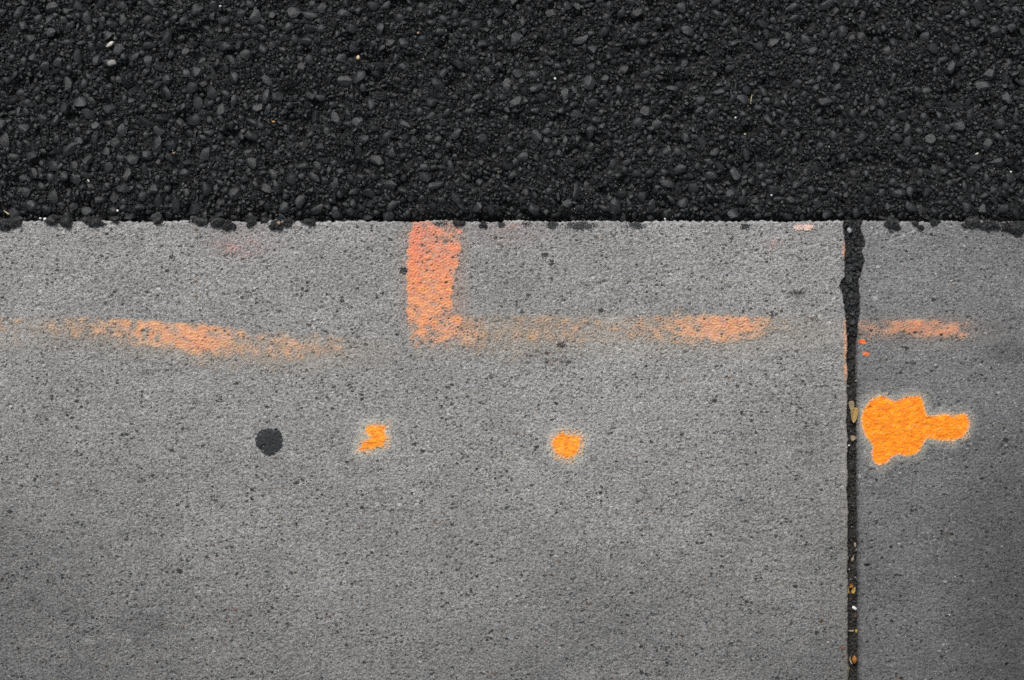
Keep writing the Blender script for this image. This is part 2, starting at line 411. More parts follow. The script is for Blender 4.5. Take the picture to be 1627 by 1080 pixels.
# ------------------------------------------------------------------ road: bed, coated stones
HOL = fnoise(180, 320, 7, .6, 1.2, 55) + .8 * fnoise(180, 320, 22, .6, 1.2, 56)
def road_level(x, y):
    d = y - YE
    x = np.asarray(x, float); y = np.asarray(y, float)
    hi = np.clip(((x + .64) / .004).astype(int), 0, 319); hj = np.clip(((y - .09) / .004).astype(int), 0, 179)
    hol = HOL[hj, hi]
    u = .0008 * np.sin(x * 19 + 1.3) + .0007 * np.sin(x * 43 + y * 31) + .0006 * np.sin(y * 57 - x * 23)
    gap = .45 + .55 * np.clip(np.interp(x / MM + 813.5, [-200, 0, 120, 200, 250, 330, 400, 470, 520, 680, 740, 880, 960, 1040, 1130, 1200, 1240, 1330, 1350, 1420, 1480, 1900],
                                        [.2, .1, .2, .6, .9, .1, .1, .3, .9, 1, .5, .8, 1, 1, .6, .5, .9, .6, .2, .3, .1, .1]), 0, 1)
    return -.0030 + u + .0006 * np.clip(hol, -2, 1) - .0050 * sstep(.8, 2.0, -hol) - .011 * gap * sstep(.011, .0, d) - .002 * gap * sstep(.03, .01, d)

bx = np.arange(-.60, .6001, .002); by = np.concatenate([np.arange(YE - .004, .4201, .002)])
gx, gy = np.meshgrid(bx, by); ny, nx = gx.shape
bz = road_level(gx, gy) - .0032 + .0007 * fnoise(ny, nx, 4, .6, 1, 31)
edge = np.minimum(np.minimum(gx + .60, .60 - gx), .4201 - gy); bz = bz * sstep(0, .02, edge) + (-.0045) * (1 - sstep(0, .02, edge))
V = [np.stack([gx, gy, bz], -1).reshape(-1, 3)]; F = [quads(ny, nx)]; cnt = ny * nx
ytop = by[-1]; xr = bx[-1]
for (a, b, c, d) in ((-30, YE + .0005, -.60, 9), (xr, YE + .0005, 30, 9), (-.60, ytop, xr, 9)):
    V.append(np.array([[a, b, -.0045], [c, b, -.0045], [c, d, -.0045], [a, d, -.0045]])); F.append(cnt + np.array([[0, 1, 2, 3]])); cnt += 4
road = link('road', mesh_from('road', np.concatenate(V), F, [M_BED]))
tag(road, kind='structure')

def hull_rock(npts, seed, jitter=.20):
    r = np.random.default_rng(seed); bm = bmesh.new()
    k = np.arange(npts) + .5; ph = np.arccos(1 - 2 * k / npts); th = math.pi * (1 + 5 ** .5) * k
    p = np.stack([np.cos(th) * np.sin(ph), np.sin(th) * np.sin(ph), np.cos(ph)], -1) + r.normal(0, jitter, (npts, 3))
    p /= np.linalg.norm(p, axis=1)[:, None]
    # cut with a few random planes for broken faces
    for _ in range(7):
        nrm = r.normal(size=3); nrm /= np.linalg.norm(nrm); dd = r.uniform(.55, .88)
        over = np.maximum(0, p @ nrm - dd); p -= over[:, None] * nrm * .98
    vs = [bm.verts.new(v) for v in p]
    bmesh.ops.convex_hull(bm, input=vs); bmesh.ops.delete(bm, geom=[v for v in bm.verts if not v.link_faces], context='VERTS')
    bmesh.ops.triangulate(bm, faces=bm.faces); bmesh.ops.recalc_face_normals(bm, faces=bm.faces)
    bm.verts.index_update()
    V = np.array([v.co[:] for v in bm.verts]); F = np.array([[v.index for v in f.verts] for f in bm.faces]); bm.free()
    return V, F
BIG = [hull_rock(27, 500 + k) for k in range(16)]
MID = [hull_rock(17, 600 + k) for k in range(14)]
TINY = [hull_rock(12, 700 + k, .25) for k in range(12)]

def rot_mats(n, r, tilt):
    a = r.uniform(0, 2 * math.pi, n); t = r.normal(0, tilt, n); s = r.normal(0, tilt, n)
    ca, sa, ct, st, cs, ss = np.cos(a), np.sin(a), np.cos(t), np.sin(t), np.cos(s), np.sin(s)
    Z = np.zeros((n, 3, 3)); Z[:, 0, 0] = ca; Z[:, 0, 1] = -sa; Z[:, 1, 0] = sa; Z[:, 1, 1] = ca; Z[:, 2, 2] = 1
    A = np.zeros((n, 3, 3)); A[:, 0, 0] = 1; A[:, 1, 1] = ct; A[:, 1, 2] = -st; A[:, 2, 1] = st; A[:, 2, 2] = ct
    B = np.zeros((n, 3, 3)); B[:, 1, 1] = 1; B[:, 0, 0] = cs; B[:, 0, 2] = ss; B[:, 2, 0] = -ss; B[:, 2, 2] = cs
    return Z @ A @ B

def merge_rocks(protos, pos, scl, r, tilt=.5):
    """one vertex / face array for many rocks"""
    n = len(pos); which = r.integers(0, len(protos), n); Rm = rot_mats(n, r, tilt); tint = r.uniform(0, 1, n)
    Vs, Fs, Ts, off = [], [], [], 0
    for k, (pv, pf) in enumerate(protos):
        s = np.where(which == k)[0]
        if not len(s): continue
        v = np.einsum('nij,nvj->nvi', Rm[s], pv[None] * scl[s][:, None, :]) + pos[s][:, None, :]
        f = pf[None] + (np.arange(len(s)) * len(pv))[:, None, None] + off
        Vs.append(v.reshape(-1, 3)); Fs.append(f.reshape(-1, 3)); Ts.append(np.repeat(tint[s], len(pv))); off += len(s) * len(pv)
    return np.concatenate(Vs), np.concatenate(Fs), np.concatenate(Ts)

# larger stones one can pick out in the picture: px, py, half width, half height, turn (degrees)
KEY = [(465,17,12,11,0),(193,29,8,10,20),(177,37,10,8,0),(169,54,8,9,0),(299,62,8,7,0),(325,40,9,7,0),(390,54,8,7,0),(125,162,12,11,20),(210,139,9,11,-30),(226,152,8,8,0),(226,171,9,8,0),
 (172,172,12,8,0),(307,188,12,10,0),(285,193,8,6,20),(117,186,9,8,0),(169,194,10,8,0),(151,220,8,16,8),(110,238,8,17,50),(250,230,8,14,8),(270,229,9,9,0),(122,223,10,9,0),(117,261,9,8,0),
 (172,267,10,11,0),(98,280,11,9,0),(306,326,11,15,30),(176,313,9,15,20),(49,326,13,11,0),(71,333,11,8,0),(159,316,7,11,0),(110,325,11,9,0),(221,328,11,8,0),(422,152,8,13,10),(440,154,10,10,0),
 (416,76,8,9,0),(507,233,9,8,0),(520,206,8,7,0),(275,27,9,7,0),(37,160,10,8,0),(78,160,9,9,0),(139,44,9,8,0),(47,61,10,8,0),(483,64,6,12,0),(670,61,9,8,0),(640,64,9,9,0),(619,64,9,9,0),
 (599,115,11,8,10),(657,90,9,7,0),(591,165,10,7,0),(685,160,11,9,0),(832,249,11,9,0),(854,249,8,9,0),(807,264,11,8,0),(724,211,11,7,20),(638,301,12,8,0),(616,291,15,7,8),(651,313,11,9,0),
 (780,333,9,9,0),(849,331,10,12,0),(913,140,8,8,0),(812,198,7,7,0),(1047,35,9,8,0),(834,93,6,10,0),(787,133,11,8,0),(902,7,8,8,0),(870,226,9,7,0),(988,308,12,7,-20),(983,162,6,7,0),
 (1059,338,9,7,0),(1067,313,11,7,0),(1575,118,10,10,0),(1561,134,13,8,0),(1115,157,9,9,0),(1144,145,11,6,-30),(1310,160,13,7,-10),(1237,221,11,6,-15),(1293,78,10,9,0),(1386,248,8,7,0),
 (1430,307,13,8,-10),(1129,328,11,9,0),(1117,225,9,9,0),(1105,218,5,9,0),(1110,24,8,9,0),(1244,19,10,8,0),(1354,59,8,7,0),(1370,56,8,7,0),(1325,56,6,7,0),(1360,73,10,5,0),(1536,294,6,11,-35),
 (1583,319,12,5,0),(1548,312,9,7,0),(1529,317,6,8,0),(1291,302,9,9,0),(1198,287,9,8,0),(1131,279,11,8,0),(1100,247,13,5,-20),(1558,213,6,8,0),(1232,257,5,10,0),(1305,299,5,9,20),(1587,257,13,10,0),
 (196,104,6,8,0),(152,93,8,11,0),(342,82,7,6,0),(160,6,7,7,0),(430,20,8,8,0),(60,295,9,8,0),(20,250,8,9,0),(338,277,7,6,0),(1380,320,9,7,0),(1490,20,8,7,0),(1600,15,9,8,0),(1460,140,8,7,20)]
stones = []            # x, y, half a, half b, turn
CELL = .016; grid = {}
def free(x, y, rad, k=.86):
    ci, cj = int(x // CELL), int(y // CELL)
    for a in (-1, 0, 1):
        for b in (-1, 0, 1):
            for (u, v, w) in grid.get((ci + a, cj + b), ()):
                if (u - x) ** 2 + (v - y) ** 2 < (k * (w + rad)) ** 2: return False
    return True
def put(x, y, rad): grid.setdefault((int(x // CELL), int(y // CELL)), []).append((x, y, rad))
for (a, b, c, d, t) in KEY:
    stones.append((X(a), Y(b), c * MM * 1.06, d * MM * 1.06, math.radians(-t))); put(X(a), Y(b), (c + d) / 2 * MM)
def coarse(x, y):
    px, py = x / MM + 813.5, 540 - y / MM
    c = .36 + .75 * math.exp(-((px - 220 - .3 * (py - 150)) / 190) ** 2) + .55 * (1 if py > 255 else 0) * (.5 + .5 * math.sin(px * .011 + 2)) + .5 * math.exp(-((px - 1330) / 90) ** 2 - ((py - 60) / 50) ** 2) + .45 * max(0, min(1, (px - 1450) / 120)) * (1 if py > 200 else .2) + .4 * math.exp(-((px - 1150) / 100) ** 2 - ((py - 240) / 70) ** 2)
    return min(1, c)
XA, XB, YA, YB = -.575, .575, YE + .002, .40
def scatter(n, r0, r1, k, bias):
    out = []
    for _ in range(n):
        x, y = R.uniform(XA, XB), R.uniform(YA, YB)
        if R.random() > coarse(x, y) ** bias: continue
        rad = r0 + (r1 - r0) * R.random() ** 1.6
        if y - rad * .7 < YE or not free(x, y, rad, k): continue
        put(x, y, rad); e = R.uniform(.52, 1.0); out.append((x, y, rad / e ** .5, rad * e ** .5, R.uniform(0, math.pi)))
    return out
stones += scatter(1100, .0056, .0072, .95, 2.0) + scatter(5200, .0038, .0064, .90, .9)
mids = scatter(34000, .0022, .0044, .82, .7)
smalls = scatter(42000, .0013, .0025, .66, .12)

def in_frame(s): return abs(s[0]) < .493 and s[1] < .328
cand = sorted([s for s in stones if in_frame(s)], key=lambda s: -s[2] * s[3])
parts = cand[:300]; rest = [s for s in stones if s not in set(parts)]
PART_ME = []
for k, (v, f) in enumerate(BIG):
    PART_ME.append(mesh_from('stone', v, f, [M_STONE])); PART_ME[-1].set_sharp_from_angle(angle=math.radians(38))
for k, (x, y, a, b, t) in enumerate(parts):
    c = min(a, b) * R.uniform(.55, .8)
    o = link('stone', PART_ME[R.randrange(len(PART_ME))], road)
    top = float(road_level(x, y)) + (R.uniform(.0010, .0034) if k < 170 else R.uniform(-.0002, .0022))
    if y - YE < .012: top = max(top, -.006 + R.uniform(0, .006))
    o.location = (x, y, top - c * .85); o.scale = (a * 1.1, b * 1.1, c)
    o.rotation_euler = (R.gauss(0, .3), R.gauss(0, .3), t)

def arr(lst, flat, lift):
    p = np.array(lst); n = len(p)
    c = np.minimum(p[:, 2], p[:, 3]) * rng.uniform(*flat, n)
    top = road_level(p[:, 0], p[:, 1]) + rng.uniform(*lift, n)
    return np.stack([p[:, 0], p[:, 1], top - c * .85], -1), np.stack([p[:, 2] * 1.1, p[:, 3] * 1.1, c], -1)
VV, FF, TT, off = [], [], [], 0
def add(v, f, t):
    global off
    VV.append(v); FF.append(f + off); TT.append(t); off += len(v)
add(*merge_rocks(BIG, *arr(rest, (.55, .85), (-.0008, .0018)), rng, .4))
add(*merge_rocks(MID, *arr(mids, (.65, 1.0), (-.0008, .0024)), rng, .6))
add(*merge_rocks(TINY, *arr(smalls, (.6, 1.0), (-.0016, .0014)), rng, .9))
# fines filling everything between
st = .0023; qx, qy = np.meshgrid(np.arange(XA, XB, st), np.arange(YA - .001, YB, st))
q = np.stack([qx.ravel(), qy.ravel()], -1) + rng.uniform(-.0009, .0009, (qx.size, 2))
bigarr = np.array(stones); cov = np.zeros(len(q), bool)
for s in stones:
    near = np.abs(q[:, 0] - s[0]) < .008
    ii = np.where(near)[0]; ii = ii[np.abs(q[ii, 1] - s[1]) < .008]
    cov[ii] |= np.hypot(q[ii, 0] - s[0], q[ii, 1] - s[1]) < .68 * min(s[2], s[3])
q = q[~cov]
rad = np.clip(np.exp(rng.normal(math.log(.00115), .34, len(q))), .0006, .0024)
pos = np.stack([q[:, 0], q[:, 1], road_level(q[:, 0], q[:, 1]) - .0021 + rng.uniform(-.0012, .0012, len(q))], -1)
add(*merge_rocks(TINY[:6], pos, rad[:, None] * rng.uniform(.8, 1.2, (len(q), 3)), rng, 1.0))
agg = mesh_from('aggregate', np.concatenate(VV), np.concatenate(FF), [M_BIT]); agg.set_sharp_from_angle(angle=math.radians(42)); fattr(agg, 'tint', np.concatenate(TT))
tag(link('aggregate', agg, road), kind='stuff')
for (dx, dy, turn) in ((XA - XB, 0, 0), (XB - XA, 0, 0), (0, 2 * YB, 1), (XB - XA, 2 * YB, 1), (XA - XB, 2 * YB, 1)):
    o = link('aggregate', agg, road); tag(o, kind='stuff'); o.location = (dx, dy, 0)
    if turn: o.rotation_euler = (0, 0, math.pi)
print('stones', len(stones), 'mids', len(mids), 'smalls', len(smalls), 'fines', len(q), 'tris', len(agg.polygons))

SPK = np.random.default_rng(321); nk = 50
kx, ky = SPK.uniform(XA, XB, nk), SPK.uniform(YA + .004, YB, nk)
SPECKS = (np.stack([kx, ky, road_level(kx, ky) + SPK.uniform(-.0005, .0014, nk)], -1), SPK.uniform(.00045, .00085, (nk, 3)), np.array([[(.6, .6, .58), (.4, .36, .28), (.5, .5, .5)][k % 3] for k in range(nk)]))
# lumps of asphalt that hang over the pavement edge: px, py, half width, half height, height mm
def slab_z(x, y, P):
    """height of the slab surface under a point"""
    j = int(np.clip(round((y - P[0, 0, 1]) / STEP), 0, P.shape[0] - 1)); i = int(np.clip(np.searchsorted(P[j, :, 0], x), 0, P.shape[1] - 1))
    return float(P[j, i, 2])
def lump(cx, cy, a, b, hmm, seed, parent=road, name='asphalt_lump', mat=M_TAR, zbase=None, grain=1.0):
    r = np.random.default_rng(seed)
    n = int(max(18, a * b * .75)); th = r.uniform(0, 6.283, n); rr = np.sqrt(r.uniform(0, 1, n))
    wob = 1 + .22 * np.sin(3 * th + r.uniform(0, 6)) + .12 * np.sin(5 * th + r.uniform(0, 6))
    ox, oy = rr * np.cos(th) * a * MM * wob * .85, rr * np.sin(th) * b * MM * wob * .85
    x, y = X(cx) + ox, Y(cy) + oy
    z = hmm * .001 * (1 - .75 * rr ** 2) * r.uniform(.55, 1.0, n)
    rad = np.clip(np.exp(r.normal(math.log(.0013), .4, n)), .0006, .0032) * grain * (1 if min(a, b) > 6 else .75)
    over = y > YE
    z0 = np.where(over, -.003, .0004) if zbase is None else zbase
    pos = np.stack([x, y, z0 + z - rad * .5], -1)
    core_v, core_f = BIG[seed % len(BIG)]
    cv = core_v * np.array([a * MM * .88, b * MM * .88, hmm * .0008]) + np.array([X(cx), Y(cy), (.0002 if zbase is None else zbase)])
    v, f, t = merge_rocks(TINY, pos, rad[:, None] * r.uniform(.8, 1.25, (n, 3)), r, 1.0)
    V = np.concatenate([cv, v]); Fx = np.concatenate([core_f, f + len(cv)])
    me = mesh_from(name, V, Fx, [mat]); me.set_sharp_from_angle(angle=math.radians(42)); fattr(me, 'tint', np.concatenate([np.full(len(cv), .4), t]))
    return link(name, me, parent)
LUMPS = [(10,356,22,11,5),(26,350,12,7,5),(82,350,13,9,6),(105,351,12,11,7),(152,352,15,9,6),(137,349,10,6,4),(182,348,12,6,5),(252,349,9,9,7),(318,351,16,7,4),(345,353,14,9,5),(363,358,11,9,5),(398,352,8,9,5),
 (421,349,8,5,4),(440,357,12,10,6),(457,352,10,8,5),(492,352,14,6,4),(728,354,11,5,3),(768,357,7,6,3),
 (1417,355,13,11,5),(1463,361,6,5,3),(1455,354,6,4,3),(1485,352,8,5,4),(1545,356,17,7,4),(1572,358,18,9,5),(1612,362,22,12,6),(1640,362,22,13,6),(1545,349,14,6,4),(-18,356,18,11,5)]
for k, L in enumerate(LUMPS): lump(*L, 900 + k)

# ------------------------------------------------------------------ the joint: dirt below, asphalt pressed in at the road end
jx = np.arange(X(1326), X(1392), .0008); jy = np.arange(-.42, YE - .001, .0008)
gx, gy = np.meshgrid(jx, jy); ny, nx = gx.shape
jz = -.0105 + .0009 * fnoise(ny, nx, 5, .6, 1, 41) + .0010 * fnoise(ny, nx, 24, .6, 1, 42)
jd = link('joint_dirt', mesh_from('joint_dirt', np.stack([gx, gy, jz], -1).reshape(-1, 3), quads(ny, nx), [M_DIRT]), pavement)
tag(jd, kind='stuff')
pos, scl, col = [], [], []
for _ in range(700):
    py = R.uniform(520, 1180); a, b = float(left_edge(py)), float(right_edge(py)); px = R.uniform(a - 2, b + 2)
    rad = R.choice([.0005, .0007, .0007, .001, .0014]); pos.append((X(px), Y(py), -.0103 + R.uniform(-.0006, .0010))); scl.append([rad * R.uniform(.7, 1.4) for _ in range(3)])
    c = R.choice([(.03, .028, .026), (.05, .045, .04), (.02, .02, .02), (.08, .075, .07), (.05, .035, .02)]);
    if R.random() < .05: c = (.35, .34, .32)
    col.append(c)
r_ = np.random.default_rng(77); pos, scl, col = np.array(pos), np.array(scl), np.array(col)
M_GRIT = attr_mat('grit', 'grain')
def colored_rocks(name, pos, scl, col, seed, parent=None):
    Vs, Fs, Cs, o_ = [], [], [], 0; r = np.random.default_rng(seed)
    Rm = rot_mats(len(pos), r, 1.0)
    for k in range(len(pos)):
        v, f = TINY[k % len(TINY)]
        Vs.append((v * scl[k]) @ Rm[k].T + pos[k]); Fs.append(f + o_); Cs.append(np.repeat(col[k][None], len(v), 0)); o_ += len(v)
    me = mesh_from(name, np.concatenate(Vs), np.concatenate(Fs), [M_GRIT]); cattr(me, 'grain', np.concatenate(Cs))
    return link(name, me, parent)
tag(colored_rocks('joint_grit', pos, scl, col, 78, pavement), kind='stuff')
tag(colored_rocks('mineral_specks', *SPECKS, 79, road), kind='stuff')
# pressed-in asphalt
pos, scl = [], []
for _ in range(1500):
    py = R.uniform(350, 532); a, b = float(left_edge(py)), float(right_edge(py)); px = R.uniform(a - 1, b + 1)
    rad = R.choice([.0010, .0013, .0016, .0024]); base = -.0045 - .004 * max(0, (py - 480) / 50)
    pos.append((X(px), Y(py), base + R.uniform(-.002, .0028))); scl.append([rad * R.uniform(.8, 1.3) for _ in range(3)])
for (px, py, rr) in ((1363, 475, 8), (1355, 497, 7), (1364, 500, 6), (1350, 440, 7), (1362, 420, 8), (1352, 395, 8), (1366, 385, 7), (1350, 470, 8), (1357, 512, 7), (1368, 400, 7), (1347, 415, 6), (1338, 452, 4), (1341, 460, 5)):
    pos.append((X(px), Y(py), -.0035)); scl.append([rr * MM, rr * MM * .85, rr * MM * .6])
V, Fj, T = merge_rocks(MID, np.array(pos), np.array(scl), rng, .8)
me = mesh_from('joint_filling', V, Fj, [M_TAR]); me.set_sharp_from_angle(angle=math.radians(42)); fattr(me, 'tint', T)
tag(link('joint_filling', me, road), 'black asphalt pressed into the road end of the joint', kind=None)

# ------------------------------------------------------------------ spray paint marks
def refine(A, k):
    """bilinear subdivision of a (ny,nx,...) array"""
    def one(B, ax):
        n = B.shape[ax]; t = np.linspace(0, n - 1, (n - 1) * k + 1); i = np.minimum(t.astype(int), n - 2); f = t - i
        shp = [1] * B.ndim; shp[ax] = -1; f = f.reshape(shp)
        return np.take(B, i, ax) * (1 - f) + np.take(B, i + 1, ax) * f
    return one(one(A, 0), 1)

def paint(name, P, H, box, dens, strong, pale, seed, label, cat='paint mark', group=None, lift=.00022, follow=.55, soft=.30, film=1.0, fill=0.0):
    """a film of paint on the slab's own relief: cells survive where the paint is dense and the concrete stands proud"""
    x0, x1, y0, y1 = X(box[0]), X(box[2]), Y(box[3]), Y(box[1])
    cx, cy = P[0, :, 0], P[:, 0, 1]
    i0, i1 = max(0, np.searchsorted(P[P.shape[0] // 2, :, 0], x0) - 1), min(P.shape[1], np.searchsorted(P[P.shape[0] // 2, :, 0], x1) + 2)
    j0, j1 = max(0, np.searchsorted(cy, y0) - 1), min(P.shape[0], np.searchsorted(cy, y1) + 2)
    K = 2
    S = refine(P[j0:j1, i0:i1], K); hh = refine(H[j0:j1, i0:i1], K); ny, nx = hh.shape
    px, py = S[..., 0] / MM + 813.5, 540 - S[..., 1] / MM
    n1 = fnoise(ny, nx, 4.2, .5, 1.3, seed); n2 = fnoise(ny, nx, 2.4, .4, 1.0, seed + 1); n3 = fnoise(ny, nx, 26, .5, 1.3, seed + 2)
    hf = hh - (np.cumsum(np.cumsum(hh, 0), 1)[-1, -1] / hh.size); hf = hf / (hf.std() + 1e-9)
    T = rank01(follow * hf * -1 + .55 * n1 + .60 * n2)
    D = dens(px, py, n3, n1) * film
    keep_v = D - T
    kc = (keep_v[:-1, :-1] + keep_v[1:, :-1] + keep_v[:-1, 1:] + keep_v[1:, 1:]) / 4 > 0
    Fq = quads(ny, nx).reshape(ny - 1, nx - 1, 4)[kc]
    S = S.copy()
    if fill:
        zb = S[..., 2]
        for _ in range(5):
            zp = np.pad(zb, 1, mode='edge'); zb = (zp[:-2, 1:-1] + zp[2:, 1:-1] + zp[1:-1, :-2] + zp[1:-1, 2:] + 2 * zb) / 6
        S[..., 2] = np.maximum(S[..., 2], zb + fill)
    S[..., 2] += lift
    used = np.unique(Fq); remap = np.full(ny * nx, -1); remap[used] = np.arange(len(used))
    V = S.reshape(-1, 3)[used]
    w = sstep(.0, soft, keep_v).reshape(-1)[used][:, None]
    w = np.clip(w * (1.22 + .10 * n3.reshape(-1)[used][:, None]), 0, 1)
    w = w * np.clip(.30 + .85 * D.reshape(-1)[used][:, None], 0, 1)
    st = np.array(strong(px, py) if callable(strong) else strong, float)
    st = st.reshape(-1, 3)[used] if st.ndim == 3 else st[None]
    n4 = fnoise(ny, nx, 9, .6, 2.6, seed + 5).reshape(-1)[used][:, None]
    st = st * (1 + np.clip(.05 * n3.reshape(-1)[used][:, None] + .07 * n4, -.2, .2) * np.array([.35, 1.5, 1.0])[None])
    colr = np.array(pale)[None] * (1 - w) + st * w
    colr = colr * (1 + .07 * n1.reshape(-1)[used][:, None])
    me = mesh_from(name, V, remap[Fq], [M_PAINT]); cattr(me, 'paint', np.clip(colr, 0, 1))
    o = link(name, me); tag(o, label, cat, group)
    return o

ORANGE = (.95, .29, .014); CREAM = (.60, .54, .42)
def blob_dens(poly, halo, hk, jag=.8):
    def f(px, py, n3, n1):
        s = poly_sdf(px, py, poly) + jag * n1
        return np.where(s < 0, (.58 + .80 * sstep(0, -6.5, s)) * (1 - 1.3 * sstep(2.35, 2.7, n1 + .25 * n3)), hk * sstep(halo, 0, s + 2 * n3))
    return f
paint('orange_blotch', TP, TH, (1358, 612, 1570, 762), blob_dens(BLOTCH, 12, .30, .5), ORANGE, CREAM, 300, 'large solid orange spray paint blotch beside the slab joint', follow=.4, soft=.26, fill=.00002)
paint('orange_dot', SP, SH, (560, 660, 632, 735), blob_dens(DOT1, 12, .46, .8), (.93, .32, .03), CREAM, 310, 'ragged notched orange paint dot between black gum and the round dot', group='orange dots on the slab', fill=.00005)
paint('orange_dot', SP, SH, (862, 668, 942, 748), blob_dens(DOT2, 13, .48, .8), (.95, .33, .03), CREAM, 320, 'roundish orange paint dot in the middle of the light slab', group='orange dots on the slab', fill=.00005)

PEACH = (.43, .36, .28)
def bar_dens(px, py, n3, n1):
    right = np.interp(py, [350, 400, 420, 450, 470, 500], [734, 734, 729, 722, 718, 722]); left = np.interp(py, [350, 400, 430, 500, 540], [651, 648, 646, 645, 645])
    e = np.minimum(px - left, right - px) + 1.8 * n1 + .9 * n3
    k = np.interp(py, [352, 366, 480, 500, 518, 545, 566], [.55, .88, .90, .78, .56, .40, .0])
    foot = .68 * sstep(640, 655, px) * sstep(815, 715, px) * sstep(492, 506, py) * sstep(572, 528, py)
    return np.maximum(sstep(-5, 7, e) * (k + .08 * n3), foot * (1 + .2 * n3))
def bar_col(px, py):
    t = sstep(355, 480, py)[..., None]; return np.array((.80, .225, .135)) * (1 - t) + np.array((.82, .31, .14)) * t
paint('orange_bar', SP, SH, (636, 352, 805, 575), bar_dens, bar_col, (.50, .36, .27), 330, 'short salmon orange painted bar running up to the asphalt edge', soft=.45, film=1.0)
def band(xs, ds, yx, yc, hh, up=1.0):
    def f(px, py, n3, n1):
        k = np.interp(px, xs, ds); c = np.interp(px, yx, yc); h = np.interp(px, yx, hh)
        v = (py - c) / h; prof = np.where(v < 0, sstep(-1.15, -.55, v) * up, sstep(1.35, .2, v))
        halo = .16 * np.exp(-((py - c - 8) / (h * 1.5)) ** 2) * sstep(0, .3, k)
        return np.maximum(prof * np.clip(k * (1 + .18 * n3), 0, 1.1), halo * (1 + .3 * n3))
    return f
WORN = (.70, .335, .19)
paint('orange_streak', SP, SH, (0, 480, 625, 610), band([0, 20, 45, 120, 180, 240, 320, 350, 400, 470, 530, 570, 610], [.30, .25, .22, .34, .52, .85, .88, .5, .34, .33, .38, .14, 0], [0, 150, 240, 330, 430, 550, 620], [519, 524, 531, 541, 552, 550, 552], [20, 25, 29, 29, 31, 27, 22]), WORN, PEACH, 340, 'worn orange paint streak on the left half of the light slab', 'paint mark', 'faded streaks along the pavement', soft=.62, film=1.35)
paint('orange_streak', SP, SH, (726, 480, 1290, 600), band([726, 745, 800, 850, 950, 1000, 1080, 1115, 1150, 1190, 1205, 1225, 1260, 1290], [.22, .30, .24, .28, .38, .40, .46, .58, .70, .76, .46, .24, .10, 0], [720, 800, 950, 1100, 1190, 1290], [525, 525, 525, 524, 521, 522], [31, 31, 30, 28, 22, 20]), WORN, PEACH, 350, 'worn orange paint streak between the salmon bar and the joint', 'paint mark', 'faded streaks along the pavement', lift=.00040, soft=.62, film=1.35)
paint('orange_streak', TP, TH, (1364, 490, 1590, 560), band([1364, 1400, 1450, 1480, 1534, 1546, 1560, 1590], [.32, .36, .46, .52, .54, .20, .08, 0], [1364, 1590], [524, 523], [19, 18]), (.66, .26, .14), (.36, .28, .22), 360, 'short worn orange paint streak right of the joint above the blotch', 'paint mark', 'faded streaks along the pavement', soft=.62, film=1.35)
def edge_paint(y0, y1, k):
    def f(px, py, n3, n1):
        return k * sstep(9, 3, left_edge(py) - px + 1.0 * n1) * sstep(y0, y0 + 8, py) * sstep(y1, y1 - 25, py) * (1 + .3 * n3)
    return f
paint('edge_paint', SP, SH, (1330, 500, 1352, 625), edge_paint(500, 622, .62), (.62, .28, .16), (.55, .42, .32), 370, 'orange paint caught on the rim of the light slab along the joint', 'paint mark')
paint('edge_paint', SP, SH, (1330, 380, 1352, 425), edge_paint(380, 424, .62), (.72, .30, .16), (.55, .42, .34), 372, 'small orange paint trace on the slab rim beside the black joint filling', 'paint mark')
def ell(cx, cy, rx, ry, k, sharp=.5):
    def f(px, py, n3, n1): return k * sstep(1.25, 1.25 - sharp, np.hypot((px - cx) / rx, (py - cy) / ry) + .10 * n1) * (1 + .2 * n3)
    return f
paint('paint_drop', TP, TH, (1362, 534, 1382, 550), ell(1371, 542.5, 5.5, 4, 1.2), (.80, .17, .04), (.7, .3, .15), 380, 'upper of two tiny red-orange paint drops right of the joint', 'paint drop', 'paint drops by the joint', follow=.1)
paint('paint_drop', TP, TH, (1366, 555, 1386, 570), ell(1376, 562, 5.5, 3, 1.1), (.76, .17, .05), (.7, .3, .15), 382, 'lower of two tiny red-orange paint drops right of the joint', 'paint drop', 'paint drops by the joint', follow=.1)
paint('pink_smear', SP, SH, (330, 358, 440, 420), ell(385, 386, 48, 26, .27, .8), (.62, .26, .24), (.45, .36, .34), 384, 'faint pink paint smear under the asphalt edge at left', 'paint mark')
paint('pink_smear', SP, SH, (745, 356, 880, 405), ell(800, 372, 62, 22, .20, .8), (.58, .28, .25), (.45, .36, .34), 386, 'very faint pink paint haze right of the salmon bar', 'paint mark')
paint('pink_smear', SP, SH, (1250, 352, 1310, 372), ell(1278, 361, 18, 6, .72, .6), (.78, .50, .42), (.68, .60, .55), 388, 'pale pink paint patch on the slab rim near the joint', 'paint mark')
paint('pink_smear', SP, SH, (1195, 362, 1262, 405), ell(1230, 384, 28, 16, .20, .8), (.64, .27, .22), (.5, .36, .32), 390, 'few pink paint specks left of the scratches', 'paint mark')
paint('pink_smear', SP, SH, (540, 352, 600, 392), ell(568, 370, 26, 16, .20, .8), (.64, .27, .22), (.5, .36, .32), 392, 'few pink paint specks left of the salmon bar', 'paint mark')

